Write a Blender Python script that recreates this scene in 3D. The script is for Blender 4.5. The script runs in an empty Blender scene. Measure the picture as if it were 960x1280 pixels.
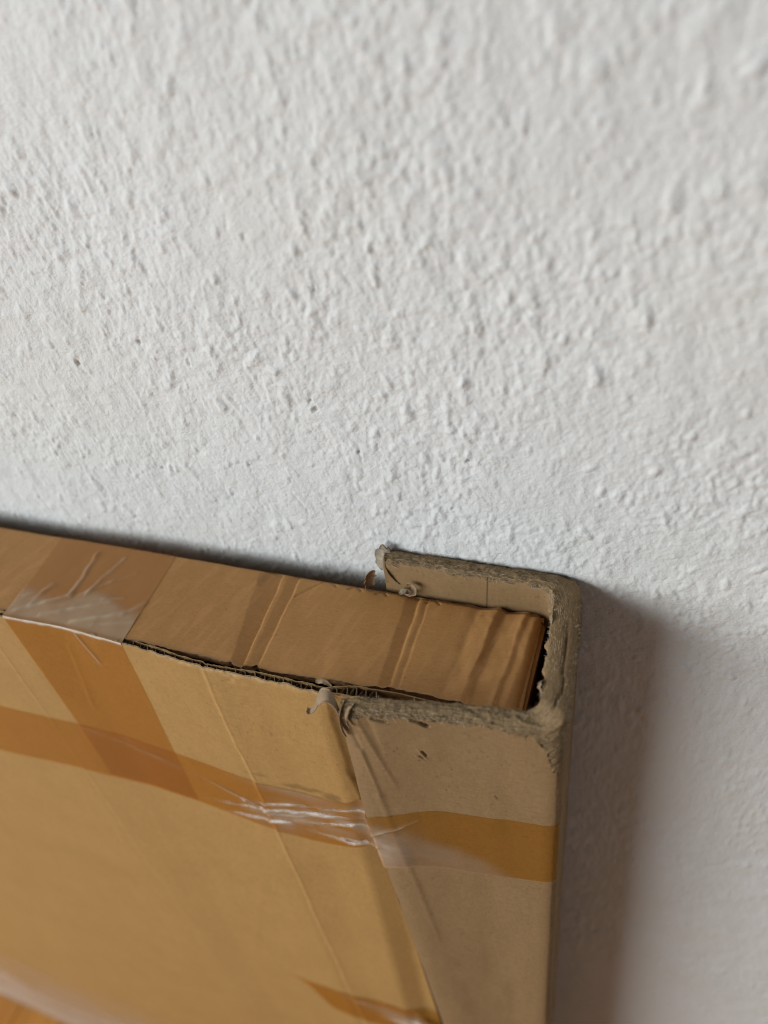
import bpy, math, random
import numpy as np
from mathutils import Matrix, Vector

random.seed(7)
RNG = np.random.default_rng(11)
SC = bpy.context.scene
COL = SC.collection

# ------------------------------------------------------------------ camera, world, lamps, exposure
LEAN = math.radians(-4.0)      # the box leans back against the wall
CAM = bpy.data.cameras.new("camera")
camo = bpy.data.objects.new("camera", CAM)
COL.objects.link(camo)
right = Vector((0.93593479, 0.32303808, -0.14025859))
down = Vector((0.12108474, -0.66915789, -0.73318906))
fwd = Vector((-0.33070313, 0.66923397, -0.66540313))
mw = Matrix.Identity(4)
for i in range(3):
    mw[i][0] = right[i]; mw[i][1] = -down[i]; mw[i][2] = -fwd[i]
mw[0][3], mw[1][3], mw[2][3] = 0.03251057, -0.07160794, 1.20728664
camo.matrix_world = mw
CAM.sensor_fit = 'VERTICAL'
CAM.sensor_height = 36.0
CAM.sensor_width = 27.0
CAM.lens = 25.875
CAM.clip_start = 0.01
CAM.clip_end = 50
CAM.dof.use_dof = True
CAM.dof.focus_distance = 0.300
CAM.dof.aperture_fstop = 5.0
SC.camera = camo

W = bpy.data.worlds.new("World")
SC.world = W
W.use_nodes = True
W.node_tree.nodes["Background"].inputs[0].default_value = (0.80, 0.92, 1.08, 1)
W.node_tree.nodes["Background"].inputs[1].default_value = 0.062


def window_light(name, loc, target, sx, sy, power, color):
    l = bpy.data.lights.new(name, 'AREA')
    l.shape = 'RECTANGLE'
    l.size = sx; l.size_y = sy; l.energy = power; l.color = color
    o = bpy.data.objects.new(name, l)
    COL.objects.link(o)
    o.location = loc
    d = Vector(target) - Vector(loc)
    o.rotation_euler = d.to_track_quat('-Z', 'Y').to_euler()
    return o


window_light("window_light", (-2.30, -2.20, 1.85), (0, 0.1, 0.95), 2.9, 1.5, 134, (0.91, 0.97, 0.985))
window_light("added_fill_light", (2.4, -2.3, 1.1), (0, 0.1, 0.8), 1.8, 1.4, 5, (0.93, 0.97, 1.0))  # unseen fill lamp, added to lighten the wall shadow

SC.view_settings.view_transform = 'Standard'
SC.view_settings.look = 'None'
SC.view_settings.exposure = 0.0
SC.view_settings.gamma = 1.0
SC.view_settings.use_curve_mapping = False
SC.render.engine = 'CYCLES'
SC.cycles.use_denoising = True
SC.cycles.pixel_filter_type = 'BLACKMAN_HARRIS'
SC.cycles.filter_width = 1.05
SC.cycles.max_bounces = 8
SC.cycles.transparent_max_bounces = 16
SC.cycles.caustics_reflective = False
SC.cycles.caustics_refractive = False


# ------------------------------------------------------------------ numpy noise
def _hash(ix, iy, iz, seed):
    h = (ix.astype(np.int64) * 374761393 + iy.astype(np.int64) * 668265263
         + iz.astype(np.int64) * 2147483647 + seed * 974711) & 0xFFFFFFFF
    h = ((h ^ (h >> 13)) * 1274126177) & 0xFFFFFFFF
    h = (h ^ (h >> 16)) & 0xFFFFFFFF
    return h.astype(np.float64) / 4294967295.0 * 2 - 1


def noise(x, y, z=0.0, seed=0):
    """smooth value noise, about -1..1"""
    x, y, z = np.broadcast_arrays(np.asarray(x, float), np.asarray(y, float), np.asarray(z, float))
    flat = np.ptp(z) == 0 if z.size else True
    ix, iy = np.floor(x), np.floor(y)
    fx, fy = x - ix, y - iy
    ux = fx * fx * fx * (fx * (fx * 6 - 15) + 10)
    uy = fy * fy * fy * (fy * (fy * 6 - 15) + 10)
    if flat:
        iz = np.full(ix.shape, 3.0)
        a = _hash(ix, iy, iz, seed); b = _hash(ix + 1, iy, iz, seed)
        c = _hash(ix, iy + 1, iz, seed); d = _hash(ix + 1, iy + 1, iz, seed)
        return (a + (b - a) * ux) * (1 - uy) + (c + (d - c) * ux) * uy
    iz = np.floor(z)
    fz = z - iz
    uz = fz * fz * (3 - 2 * fz)
    out = 0
    for k, w in ((0, 1 - uz), (1, uz)):
        a = _hash(ix, iy, iz + k, seed); b = _hash(ix + 1, iy, iz + k, seed)
        c = _hash(ix, iy + 1, iz + k, seed); d = _hash(ix + 1, iy + 1, iz + k, seed)
        out = out + w * ((a + (b - a) * ux) * (1 - uy) + (c + (d - c) * ux) * uy)
    return out


def fbm(x, y, z=0.0, seed=0, octaves=3, gain=0.5):
    s, a, f, t = 0, 1.0, 1.0, 0.0
    for o in range(octaves):
        s = s + a * noise(x * f + 13.7 * o, y * f - 7.1 * o, np.asarray(z) * f, seed + o)
        t += a; a *= gain; f *= 2.03
    return s / t


def sstep(a, b, x):
    t = np.clip((x - a) / (b - a), 0, 1)
    return t * t * (3 - 2 * t)


def interp(x, pts):
    p = sorted(pts)
    return np.interp(x, [q[0] for q in p], [q[1] for q in p])


def smooth_interp(x, pts, r=4.0):
    return sum(interp(np.asarray(x) + d * r, pts) for d in (-1, -.5, 0, .5, 1)) / 5


def seg_dist(x, z, p, q):
    """distance to a segment and the parameter along it"""
    dx, dz = q[0] - p[0], q[1] - p[1]
    L = dx * dx + dz * dz
    t = ((x - p[0]) * dx + (z - p[1]) * dz) / L
    tc = np.clip(t, 0, 1)
    side = (x - p[0]) * dz - (z - p[1]) * dx
    return np.hypot(x - p[0] - tc * dx, z - p[1] - tc * dz), tc, side / math.sqrt(L)


# ------------------------------------------------------------------ mesh helpers (millimetres in, metres out)
H = 970.0                      # height of the box, its upper edge is z = 0 in the working frame


def mesh_obj(name, verts, faces, mat, parent=None, attrs=None, smooth=True, local=True):
    v = np.asarray(verts, float).reshape(-1, 3).copy()
    if local:
        v[:, 2] += H
        v *= 0.001
    me = bpy.data.meshes.new(name)
    f = np.asarray(faces, dtype=np.int32)
    n = f.shape[1]
    me.vertices.add(len(v)); me.vertices.foreach_set("co", v.astype(np.float32).ravel())
    me.loops.add(f.size); me.loops.foreach_set("vertex_index", f.ravel())
    me.polygons.add(len(f))
    me.polygons.foreach_set("loop_start", np.arange(0, f.size, n, dtype=np.int32))
    me.polygons.foreach_set("use_smooth", np.full(len(f), smooth))
    me.update(calc_edges=True)
    for k, a in (attrs or {}).items():
        at = me.attributes.new(k, 'FLOAT', 'POINT')
        at.data.foreach_set("value", np.asarray(a, np.float32).ravel())
    me.materials.append(mat)
    me.validate()
    o = bpy.data.objects.new(name, me)
    COL.objects.link(o)
    if parent:
        o.parent = parent
    return o


def grid_faces(nu, nv, off=0, closed=False):
    """vertices laid out as [u][v]"""
    u = np.arange(nu if closed else nu - 1)
    v = np.arange(nv - 1)
    U, V = np.meshgrid(u, v, indexing='ij')
    U2 = (U + 1) % nu
    return (np.stack([U * nv + V, U2 * nv + V, U2 * nv + V + 1, U * nv + V + 1], -1) + off).reshape(-1, 4)


def sheet(X, Y, Z, back=None):
    """a grid; with back=(BX,BY,BZ) a second grid and the rim between: a solid sheet"""
    nu, nv = X.shape
    v = np.stack([X, Y, Z], -1).reshape(-1, 3)
    f = grid_faces(nu, nv)
    if back is None:
        return v, f
    v2 = np.stack(back, -1).reshape(-1, 3)
    n = nu * nv
    f2 = grid_faces(nu, nv, n)[:, ::-1]
    idx = np.arange(n).reshape(nu, nv)
    rim = np.concatenate([idx[0, :], idx[1:, -1], idx[-1, -2::-1], idx[-2:0:-1, 0]])
    r2 = np.roll(rim, -1)
    fr = np.stack([rim, rim + n, r2 + n, r2], -1)
    return np.concatenate([v, v2]), np.concatenate([f, f2, fr])


def tag(o, label=None, category=None, kind=None, group=None):
    if label: o["label"] = label
    if category: o["category"] = category
    if kind: o["kind"] = kind
    if group: o["group"] = group
    return o


def empty(name, loc=(0, 0, 0), rx=0.0):
    o = bpy.data.objects.new(name, None)
    o.empty_display_size = 0.05
    o.location = loc; o.rotation_euler = (rx, 0, 0)
    COL.objects.link(o)
    return o


# ------------------------------------------------------------------ materials
class NT:
    def __init__(s, name):
        s.m = bpy.data.materials.new(name); s.m.use_nodes = True
        s.t = s.m.node_tree; s.t.nodes.clear()
        s.out = s.n('ShaderNodeOutputMaterial')
        s.co = s.n('ShaderNodeTexCoord').outputs['Object']

    def n(s, typ, **kw):
        nd = s.t.nodes.new(typ)
        for k, v in kw.items():
            setattr(nd, k, v)
        return nd

    def link(s, a, b): s.t.links.new(a, b)

    def mapping(s, scale, rot=(0, 0, 0)):
        m = s.n('ShaderNodeMapping'); m.inputs['Scale'].default_value = scale
        m.inputs['Rotation'].default_value = rot
        s.link(s.co, m.inputs['Vector']); return m.outputs[0]

    def noise(s, vec, scale, detail=3, rough=0.5, dist=0.0):
        n = s.n('ShaderNodeTexNoise'); n.inputs['Scale'].default_value = scale
        n.inputs['Detail'].default_value = detail; n.inputs['Roughness'].default_value = rough
        n.inputs['Distortion'].default_value = dist
        s.link(vec, n.inputs['Vector']); return n.outputs['Fac']

    def ramp(s, fac, stops):
        r = s.n('ShaderNodeValToRGB')
        e = r.color_ramp.elements
        while len(e) < len(stops): e.new(0.5)
        for i, (p, c) in enumerate(stops):
            e[i].position = p; e[i].color = (*c, 1) if len(c) == 3 else c
        s.link(fac, r.inputs[0]); return r.outputs[0]

    def mix(s, fac, a, b, mode='MIX'):
        m = s.n('ShaderNodeMix', data_type='RGBA', blend_type=mode)
        for v, i in ((fac, 0), (a, 6), (b, 7)):
            if isinstance(v, (int, float)): m.inputs[i].default_value = v
            elif isinstance(v, tuple): m.inputs[i].default_value = (*v, 1)
            else: s.link(v, m.inputs[i])
        return m.outputs[2]

    def math(s, op, a, b=0.0, c=None, clamp=False):
        m = s.n('ShaderNodeMath', operation=op, use_clamp=clamp)
        for i, v in enumerate((a, b) if c is None else (a, b, c)):
            if isinstance(v, (int, float)): m.inputs[i].default_value = v
            else: s.link(v, m.inputs[i])
        return m.outputs[0]

    def attr(s, name):
        return s.n('ShaderNodeAttribute', attribute_name=name).outputs['Fac']

    def bump(s, h, strength, dist=0.001, normal=None):
        b = s.n('ShaderNodeBump'); b.inputs['Strength'].default_value = strength
        b.inputs['Distance'].default_value = dist
        s.link(h, b.inputs['Height'])
        if normal is not None: s.link(normal, b.inputs['Normal'])
        return b.outputs[0]

    def principled(s, color, rough, normal=None, spec=0.5):
        p = s.n('ShaderNodeBsdfPrincipled')
        for v, k in ((color, 'Base Color'), (rough, 'Roughness')):
            if isinstance(v, (int, float)): p.inputs[k].default_value = v
            elif isinstance(v, tuple): p.inputs[k].default_value = (*v, 1)
            else: s.link(v, p.inputs[k])
        p.inputs['Specular IOR Level'].default_value = spec
        if normal is not None: s.link(normal, p.inputs['Normal'])
        s.link(p.outputs[0], s.out.inputs[0])
        return p


def mat_wall():
    t = NT("white_wall_paint")
    big = t.noise(t.co, 9, 3, 0.55)
    col = t.ramp(big, [(0.3, (0.70, 0.695, 0.685)), (0.7, (0.745, 0.742, 0.737))])
    fine = t.noise(t.co, 260, 4, 0.6)
    col = t.mix(0.10, col, t.ramp(fine, [(0.3, (0.60, 0.59, 0.57)), (0.7, (0.80, 0.80, 0.80))]))
    warm = t.noise(t.mapping((6, 6, 14)), 1.0, 3)
    col = t.mix(t.math('MULTIPLY', t.ramp(warm, [(0.45, (0, 0, 0)), (0.75, (1, 1, 1))]), 0.5), col, (0.72, 0.705, 0.66))
    col = t.mix(t.attr('dirt'), col, (0.22, 0.17, 0.12))
    m1 = t.noise(t.mapping((900, 900, 1300)), 1.0, 3, 0.6)
    m2 = t.noise(t.mapping((500, 500, 180), (0, 0.5, 0)), 1.0, 2, 0.5)
    m3 = t.noise(t.mapping((350, 350, 2600), (0, 0.12, 0)), 1.0, 2, 0.5)
    n = t.bump(m1, 1.0, 0.0004)
    n = t.bump(m2, 0.5, 0.00025, n)
    n = t.bump(m3, 0.45, 0.0001, n)
    t.principled(col, 0.62, n, 0.3)
    return t.m


def mat_kraft(name, dark, light, grey=(0.3, 0.25, 0.19), rough=0.72, flute=(1, 0, 0), torn=False, spec=0.35):
    """brown paper: mottled, fine fibres, faint corrugation washboard"""
    t = NT(name)
    cloud = t.noise(t.co, 28, 4, 0.6)
    col = t.ramp(cloud, [(0.3, dark), (0.72, light)])
    blot = t.noise(t.mapping((7, 7, 11)), 1.0, 3, 0.5)
    mid = tuple((a + b) * 0.5 for a, b in zip(dark, light))
    col = t.mix(t.math('MULTIPLY', t.ramp(blot, [(0.4, (0, 0, 0)), (0.7, (1, 1, 1))]), 0.55), col,
                tuple(min(1, c * 1.12) for c in mid))
    fib = t.noise(t.mapping((760, 1300, 260), (0, 0.15, 0)), 1.0, 3, 0.65, 0.6)
    col = t.mix(0.58, col, t.mix(fib, tuple(c * 0.45 for c in mid), tuple(min(1, c * 1.5) for c in mid)))
    fib2 = t.noise(t.mapping((300, 1300, 950), (0, -0.3, 0)), 1.0, 3, 0.65, 0.8)
    col = t.mix(0.42, col, t.mix(fib2, tuple(c * 0.5 for c in mid), tuple(min(1, c * 1.5) for c in mid)))
    sp = t.noise(t.mapping((700, 700, 420)), 1.0, 2, 0.4)
    col = t.mix(t.math('MULTIPLY', t.ramp(sp, [(0.66, (0, 0, 0)), (0.74, (1, 1, 1))]), 0.35), col,
                tuple(c * 0.42 for c in dark))
    scuff = t.noise(t.mapping((60, 60, 22), (0, 0.6, 0)), 1.0, 5, 0.7, 1.0)
    col = t.mix(t.math('MULTIPLY', t.ramp(scuff, [(0.55, (0, 0, 0)), (0.72, (1, 1, 1))]), 0.22), col,
                tuple(min(1, c * 1.28 + 0.02) for c in mid))
    if torn:
        tn = t.attr('torn')
        cv = t.n('ShaderNodeCombineXYZ')
        t.link(t.attr('su'), cv.inputs[0]); t.link(t.attr('sv'), cv.inputs[1])
        vm = t.n('ShaderNodeVectorMath', operation='ADD'); t.link(cv.outputs[0], vm.inputs[0]); t.link(t.mapping((60, 60, 60)), vm.inputs[1])
        lay = t.noise(vm.outputs[0], 1.0, 4, 0.65, 0.5)
        g0 = t.noise(t.mapping((520, 520, 800)), 1.0, 4, 0.7, 0.8)
        g1 = t.math('ADD', t.math('MULTIPLY', lay, 0.55), t.math('MULTIPLY', g0, 0.45))
        gcol = t.ramp(g1, [(0.34, tuple(c * 0.42 for c in grey)), (0.5, grey), (0.68, tuple(min(1, c * 1.75) for c in grey))])
        col = t.mix(tn, col, gcol)
        torn_h = t.math('MULTIPLY', tn, t.math('ADD', lay, t.math('MULTIPLY', t.noise(t.mapping((900, 900, 1500)), 1.0, 4, 0.7, 1.5), 0.5)))
    wear = t.attr('wear')
    col = t.mix(wear, col, tuple(min(1, c * 1.25 + 0.03) for c in light))
    stain_shade = t.attr('stain_shade')
    col = t.mix(stain_shade, col, tuple(c * 0.30 for c in dark))
    wv = t.n('ShaderNodeTexWave', wave_type='BANDS', bands_direction='X')
    wv.inputs['Scale'].default_value = 24
    wv.inputs['Distortion'].default_value = 0.6
    t.link(t.mapping((1, 1, 0.15)), wv.inputs['Vector'])
    n = t.bump(wv.outputs['Fac'], 0.25, 0.00012)
    n = t.bump(fib, 0.5, 0.00009, n)
    n = t.bump(t.noise(t.co, 420, 3, 0.6), 0.45, 0.0001, n)
    if torn:
        n = t.bump(torn_h, 0.9, 0.0006, n)
    t.principled(col, rough, n, spec)
    return t.m


def mat_fibre(name, a, b):
    t = NT(name)
    col = t.ramp(t.noise(t.co, 240, 2, 0.5), [(0.3, a), (0.7, b)])
    n = t.bump(t.noise(t.co, 1500, 2, 0.5), 0.5, 0.0001)
    t.principled(col, 0.9, n, 0.1)
    return t.m


def mat_tape(name, tint, gloss=0.13, milky=(0.50, 0.43, 0.36), ior=1.4, body=None, bmix=0.22):
    """clear packing tape: tints what it sticks to; where it lifts it turns milky; glints and sheen are painted milky too"""
    t = NT(name)
    tr = t.n('ShaderNodeBsdfTransparent')
    tv = t.noise(t.mapping((12, 12, 30)), 1.0, 3, 0.5)
    tc = t.mix(tv, tint, tuple(min(1.0, c * 1.06 + 0.02) for c in tint))
    t.link(tc, tr.inputs[0])
    streak = t.noise(t.mapping((14, 14, 420), (0, 0.03, 0)), 1.0, 4, 0.6)
    n = t.bump(streak, 0.25, 0.0002)
    n = t.bump(t.noise(t.co, 90, 3, 0.5), 0.35, 0.0005, n)
    gl = t.n('ShaderNodeBsdfGlossy'); gl.inputs['Roughness'].default_value = gloss
    gl.inputs['Color'].default_value = (1, 1, 1, 1)
    t.link(n, gl.inputs['Normal'])
    df = t.n('ShaderNodeBsdfDiffuse'); df.inputs['Color'].default_value = (*milky, 1)
    t.link(n, df.inputs['Normal'])
    lift_shine = t.attr('lift_shine')
    br = t.noise(t.mapping((60, 60, 160), (0, 0.1, 0)), 1.0, 4, 0.6)
    lf = t.math('MULTIPLY', lift_shine, t.math('MULTIPLY_ADD', br, 1.0, 0.35), clamp=True)
    base = tr.outputs[0]
    if body:
        bd = t.n('ShaderNodeBsdfDiffuse'); bd.inputs['Color'].default_value = (*body, 1); t.link(n, bd.inputs['Normal'])
        m0 = t.n('ShaderNodeMixShader'); m0.inputs[0].default_value = bmix
        t.link(tr.outputs[0], m0.inputs[1]); t.link(bd.outputs[0], m0.inputs[2]); base = m0.outputs[0]
    m1 = t.n('ShaderNodeMixShader'); t.link(lf, m1.inputs[0]); t.link(base, m1.inputs[1]); t.link(df.outputs[0], m1.inputs[2])
    fr = t.n('ShaderNodeFresnel'); fr.inputs['IOR'].default_value = ior; t.link(n, fr.inputs['Normal'])
    m2 = t.n('ShaderNodeMixShader')
    t.link(t.math('MULTIPLY', fr.outputs[0], t.math('MULTIPLY_ADD', lf, 2.2, 0.22, clamp=True)), m2.inputs[0]); t.link(m1.outputs[0], m2.inputs[1]); t.link(gl.outputs[0], m2.inputs[2])
    t.link(m2.outputs[0], t.out.inputs[0])
    return t.m


def mat_wood():
    t = NT("orange_floor_wood")
    inf = t.n('ShaderNodeObjectInfo')
    grain = t.noise(t.mapping((60, 3.5, 60)), 1.0, 5, 0.6, 1.0)
    col = t.ramp(grain, [(0.3, (0.44, 0.175, 0.024)), (0.7, (0.66, 0.29, 0.050))])
    col = t.mix(t.math('MULTIPLY', inf.outputs['Random'], 0.35), col, (0.34, 0.13, 0.03))
    n = t.bump(grain, 0.2, 0.0003)
    t.principled(col, 0.32, n, 0.5)
    return t.m


M_WALL = mat_wall()
M_BOX = mat_kraft("golden_brown_kraft", (0.310, 0.166, 0.052), (0.450, 0.262, 0.090), grey=(0.36, 0.25, 0.15), torn=True)
M_FLAP = mat_kraft("red_brown_kraft", (0.37, 0.175, 0.052), (0.475, 0.238, 0.078), grey=(0.30, 0.2, 0.12), torn=True)
M_CAP = mat_kraft("grey_brown_board", (0.235, 0.143, 0.066), (0.295, 0.183, 0.089), grey=(0.225, 0.150, 0.078), torn=True, rough=0.85, spec=0.2)
M_FIB = mat_fibre("torn_paper_fibre", (0.30, 0.23, 0.155), (0.46, 0.36, 0.25))
M_SHRED = mat_kraft("torn_liner_paper", (0.235, 0.152, 0.082), (0.315, 0.212, 0.125), torn=True, rough=0.9, spec=0.15)
M_FLUTE = mat_fibre("corrugated_medium_paper", (0.19, 0.13, 0.078), (0.29, 0.205, 0.125))
M_TAPE = mat_tape("amber_packing_tape", (0.945, 0.745, 0.38), milky=(0.62, 0.53, 0.44), ior=1.42, body=(0.42, 0.22, 0.07))
M_TAPE_TOP = mat_tape("clear_packing_tape", (1.0, 0.93, 0.86), milky=(0.50, 0.38, 0.26), ior=1.25, body=(0.54, 0.26, 0.10), bmix=0.55)
M_TAPE_FOOT = mat_tape("painted_sheen_tape", (1.0, 0.985, 0.96), gloss=0.5, milky=(0.56, 0.42, 0.34), ior=1.2)  # milky colour paints the reflected sheen at the box foot
M_WOOD = mat_wood()


# ------------------------------------------------------------------ WALL (rough painted plaster, real relief)
YW = 0.13355


def build_wall():
    xs = np.concatenate([np.linspace(-2.6, -0.80, 20)[:-1], np.arange(-0.80, -0.345, 0.0015), np.arange(-0.345, 0.20, 0.00058),
                         np.arange(0.20, 0.50, 0.002), np.linspace(0.501, 1.3, 14)])
    zs = np.concatenate([np.linspace(0.0, 0.30, 20)[:-1], np.arange(0.30, 0.93, 0.0023),
                         np.arange(0.93, 1.215, 0.00058), np.arange(1.215, 1.45, 0.0018), np.linspace(1.4505, 2.4, 18)])
    X, Z = np.meshgrid(xs, zs, indexing='ij')
    x, z = X * 1000, Z * 1000        # mm
    wx = x + 2.2 * noise(x / 15, z / 15, seed=71); wz = z + 2.2 * noise(x / 15, z / 15, seed=72)
    h = 0.75 * fbm(x / 60, z / 80, seed=1, octaves=2)
    h += 0.50 * fbm(wx / 11, wz / 15, seed=5, octaves=2)
    dens = 0.32 + 0.68 * sstep(-0.5, 0.5, fbm(x / 55, z / 45, seed=9, octaves=2))      # rough patches and trowelled smooth ones
    n1 = fbm(wx / 4.2, wz / 5.6, seed=12, octaves=2)
    h += (0.20 + 0.32 * dens) * np.maximum(n1 - 0.12, 0) * 1.5
    h -= (0.12 + 0.20 * dens) * np.maximum(-n1 - 0.35, 0) * 1.3
    n2 = noise(wx / 1.9, wz / 2.6, seed=22)
    h += (0.05 + 0.20 * dens) * n2
    h += (0.07 + 0.11 * dens) * noise(x / 1.05, z / 1.25, seed=23)
    h += 0.075 * noise(x / 0.75, z / 0.8, seed=24)
    # slanted brush / roller strokes
    st = noise((x * 0.92 + z * 0.39) / 2.2, (z * 0.92 - x * 0.39) / 16, seed=31)
    h += 0.05 * st
    dirt = np.zeros_like(h)

    def stamp(cx, cz, fn, R):
        i0, i1 = np.searchsorted(xs * 1000, [cx - R, cx + R])
        j0, j1 = np.searchsorted(zs * 1000, [cz - R, cz + R])
        if i1 <= i0 or j1 <= j0: return
        fn(slice(i0, i1), slice(j0, j1), x[i0:i1, j0:j1] - cx, z[i0:i1, j0:j1] - cz)

    # paint lumps, drips and small pits
    n = 0
    while n < 10000:
        cx = RNG.uniform(-640, 400); cz = RNG.uniform(760, 1330)
        if (cx < -350 or cx > 205 or cz > 1220) and RNG.random() < 0.35: continue
        d = float(sstep(-0.5, 0.45, fbm(np.array([cx / 55]), np.array([cz / 45]), seed=9, octaves=2))[0])
        if RNG.random() > 0.30 + 0.70 * d: continue
        n += 1
        big = RNG.random() < 0.11
        a = RNG.uniform(1.5, 3.0) if big else RNG.uniform(0.55, 1.5)
        b = a * RNG.uniform(1.0, 2.3)
        ang = RNG.normal(0.05, 0.45)
        amp = RNG.uniform(0.25, 0.72) * (1.0 if big else 0.75) * min(1.0, a / 1.3)
        ca, sa = math.cos(ang), math.sin(ang)
        ph = RNG.uniform(0, 99)
        pit = RNG.random() < 0.1

        def fn(I, J, dx, dz):
            u = (dx * ca + dz * sa) / a; v = (-dx * sa + dz * ca) / b
            r = np.sqrt(u * u + v * v) + 0.25 * noise(dx / 1.3 + ph, dz / 1.3, seed=41)
            h[I, J] += amp * (1 - sstep(0.35, 1.25, r))
            if pit:
                r2 = np.hypot(u - 0.2, v + 1.25)
                h[I, J] -= amp * 0.7 * (1 - sstep(0.1, 0.6, r2))
        stamp(cx, cz, fn, b * 2.2)
    # long ridges left by a brush
    for _ in range(170):
        cx = RNG.uniform(-340, 190); cz = RNG.uniform(700, 1215)
        L = RNG.uniform(4, 13); ang = RNG.normal(0.1, 0.5); wd = RNG.uniform(0.35, 0.8)
        amp = RNG.uniform(0.15, 0.45) * (-1 if RNG.random() < 0.3 else 1)
        ca, sa = math.cos(ang), math.sin(ang); ph = RNG.uniform(0, 99)

        def fn(I, J, dx, dz):
            u = dx * ca + dz * sa + 0.9 * noise(dz / 3 + ph, 0 * dz + ph, seed=43); v = (-dx * sa + dz * ca) / L
            h[I, J] += amp * np.exp(-(u / wd) ** 2) * np.clip(1 - v * v * 1.3, 0, 1)
        stamp(cx, cz, fn, L * 1.2)
    # the few chips and pits one can point at
    for (cx, cz, s) in ((-91, 1056, 1.5), (-89.5, 1053, 1.8), (-196, 1066, 1.7), (-79, 1102, 2.0), (-160, 1078, 1.1), (-75, 1034, 1.0),
                        (-128, 1021, 1.1), (-176, 1012, .9), (-39, 1010, .9), (-100, 1120, 1.2), (-140, 1070, 1.1), (-31, 1035, 1.1)):
        ph = RNG.uniform(0, 99)

        def fn(I, J, dx, dz):
            r = np.hypot(dx, dz * 0.6) / s + 0.45 * noise(dx / 0.8 + ph, dz / 0.8, seed=47)
            h[I, J] -= 0.8 * (1 - sstep(0.3, 0.9, r))
            h[I, J] += 0.22 * np.exp(-((r - 1.25) / 0.5) ** 2) * (dx < 0.3)
            dirt[I, J] = np.maximum(dirt[I, J], 0.75 * (1 - sstep(0.1, 0.55, r)))
        stamp(cx, cz, fn, 5)
    # a fine hairline crack at the right
    zc = 1047 + np.arange(0, 24, 0.5)
    for k in range(len(zc)):
        cxk = 46 + 1.6 * math.sin(zc[k] / 4.0) + 0.05 * (zc[k] - 1047) + 0.5 * math.sin(zc[k] / 1.1)

        def fn(I, J, dx, dz):
            h[I, J] -= 0.16 * np.exp(-(dx / 0.45) ** 2 - (dz / 0.5) ** 2)
        stamp(cxk, zc[k], fn, 2)
    edge = sstep(-800, -640, x) * (1 - sstep(380, 500, x)) * (1 - sstep(1330, 1450, z)) * (0.35 + 0.65 * sstep(300, 380, z))
    h *= 0.02 + 0.98 * edge
    Y = YW - h * 0.00088 + 0.0004
    v, f = sheet(X, Y, Z)
    nb = len(v)
    box = [(a, b, c) for a in (-2.6, 1.3) for b in (YW + 0.004, YW + 0.2) for c in (0.0, 2.4)]
    bf = np.array([(0, 1, 3, 2), (4, 6, 7, 5), (0, 2, 6, 4), (1, 5, 7, 3), (0, 4, 5, 1), (2, 3, 7, 6)]) + nb
    v = np.concatenate([v, np.array(box)]); f = np.concatenate([f, bf])
    o = mesh_obj("wall", v, f, M_WALL, attrs={'dirt': np.concatenate([dirt.ravel(), np.zeros(8)])}, local=False)
    tag(o, "rough white painted plaster wall with lumps and roller texture", kind="structure")


build_wall()


# ------------------------------------------------------------------ FLOOR of wooden boards
def box_mesh(name, x0, x1, y0, y1, z0, z1, bev=0.0):
    me = bpy.data.meshes.new(name)
    import bmesh
    bm = bmesh.new()
    bmesh.ops.create_cube(bm, size=1.0)
    for v in bm.verts:
        v.co = ((x0 + x1) / 2 + v.co.x * (x1 - x0), (y0 + y1) / 2 + v.co.y * (y1 - y0), (z0 + z1) / 2 + v.co.z * (z1 - z0))
    if bev:
        bmesh.ops.bevel(bm, geom=[e for e in bm.edges if all(v.co.z > (z0 + z1) / 2 for v in e.verts)], offset=bev, segments=1, affect='EDGES')
    bm.to_mesh(me); bm.free()
    return me


fl = bpy.data.objects.new("floor", box_mesh("floor", -3.0, 1.6, -3.2, YW + 0.1, -0.08, -0.016))
fl.data.materials.append(M_WOOD)
COL.objects.link(fl)
tag(fl, "orange brown wooden board floor below the leaning box", kind="structure")
bw = 0.074
board_me = box_mesh("floor_board", -bw / 2 + 0.0007, bw / 2 - 0.0007, -0.60, 0.5985, -0.0165, 0.0, 0.0008)
board_me.materials.append(M_WOOD)
for i in range(-38, 18):
    for j in range(3):
        b = bpy.data.objects.new("floor_board", board_me)
        b.location = (i * bw + 0.021, 0.13 - 0.6 - 1.2 * j + (0.0 if i % 2 else -0.37), 0)
        COL.objects.link(b); b.parent = fl
    if i % 2 == 0:
        b = bpy.data.objects.new("floor_board", bpy.data.meshes.get("short_board") or box_mesh("short_board", -bw / 2 + 0.0007, bw / 2 - 0.0007, -0.37, -0.0015, -0.0165, 0.0, 0.0008))
        if not b.data.materials: b.data.materials.append(M_WOOD)
        b.location = (i * bw + 0.021, 0.13, 0)
        COL.objects.link(b); b.parent = fl

# ------------------------------------------------------------------ CARDBOARD BOX
BOX = empty("cardboard_box", (0, 0, 0.004), LEAN)
tag(BOX, "flat brown corrugated cardboard box sealed with clear tape, leaning on the white wall", "box")
XL = -1150.0


def axis(parts):
    out = [np.arange(a, b, s) for a, b, s in parts]
    return np.concatenate(out + [[parts[-1][1]]])


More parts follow.
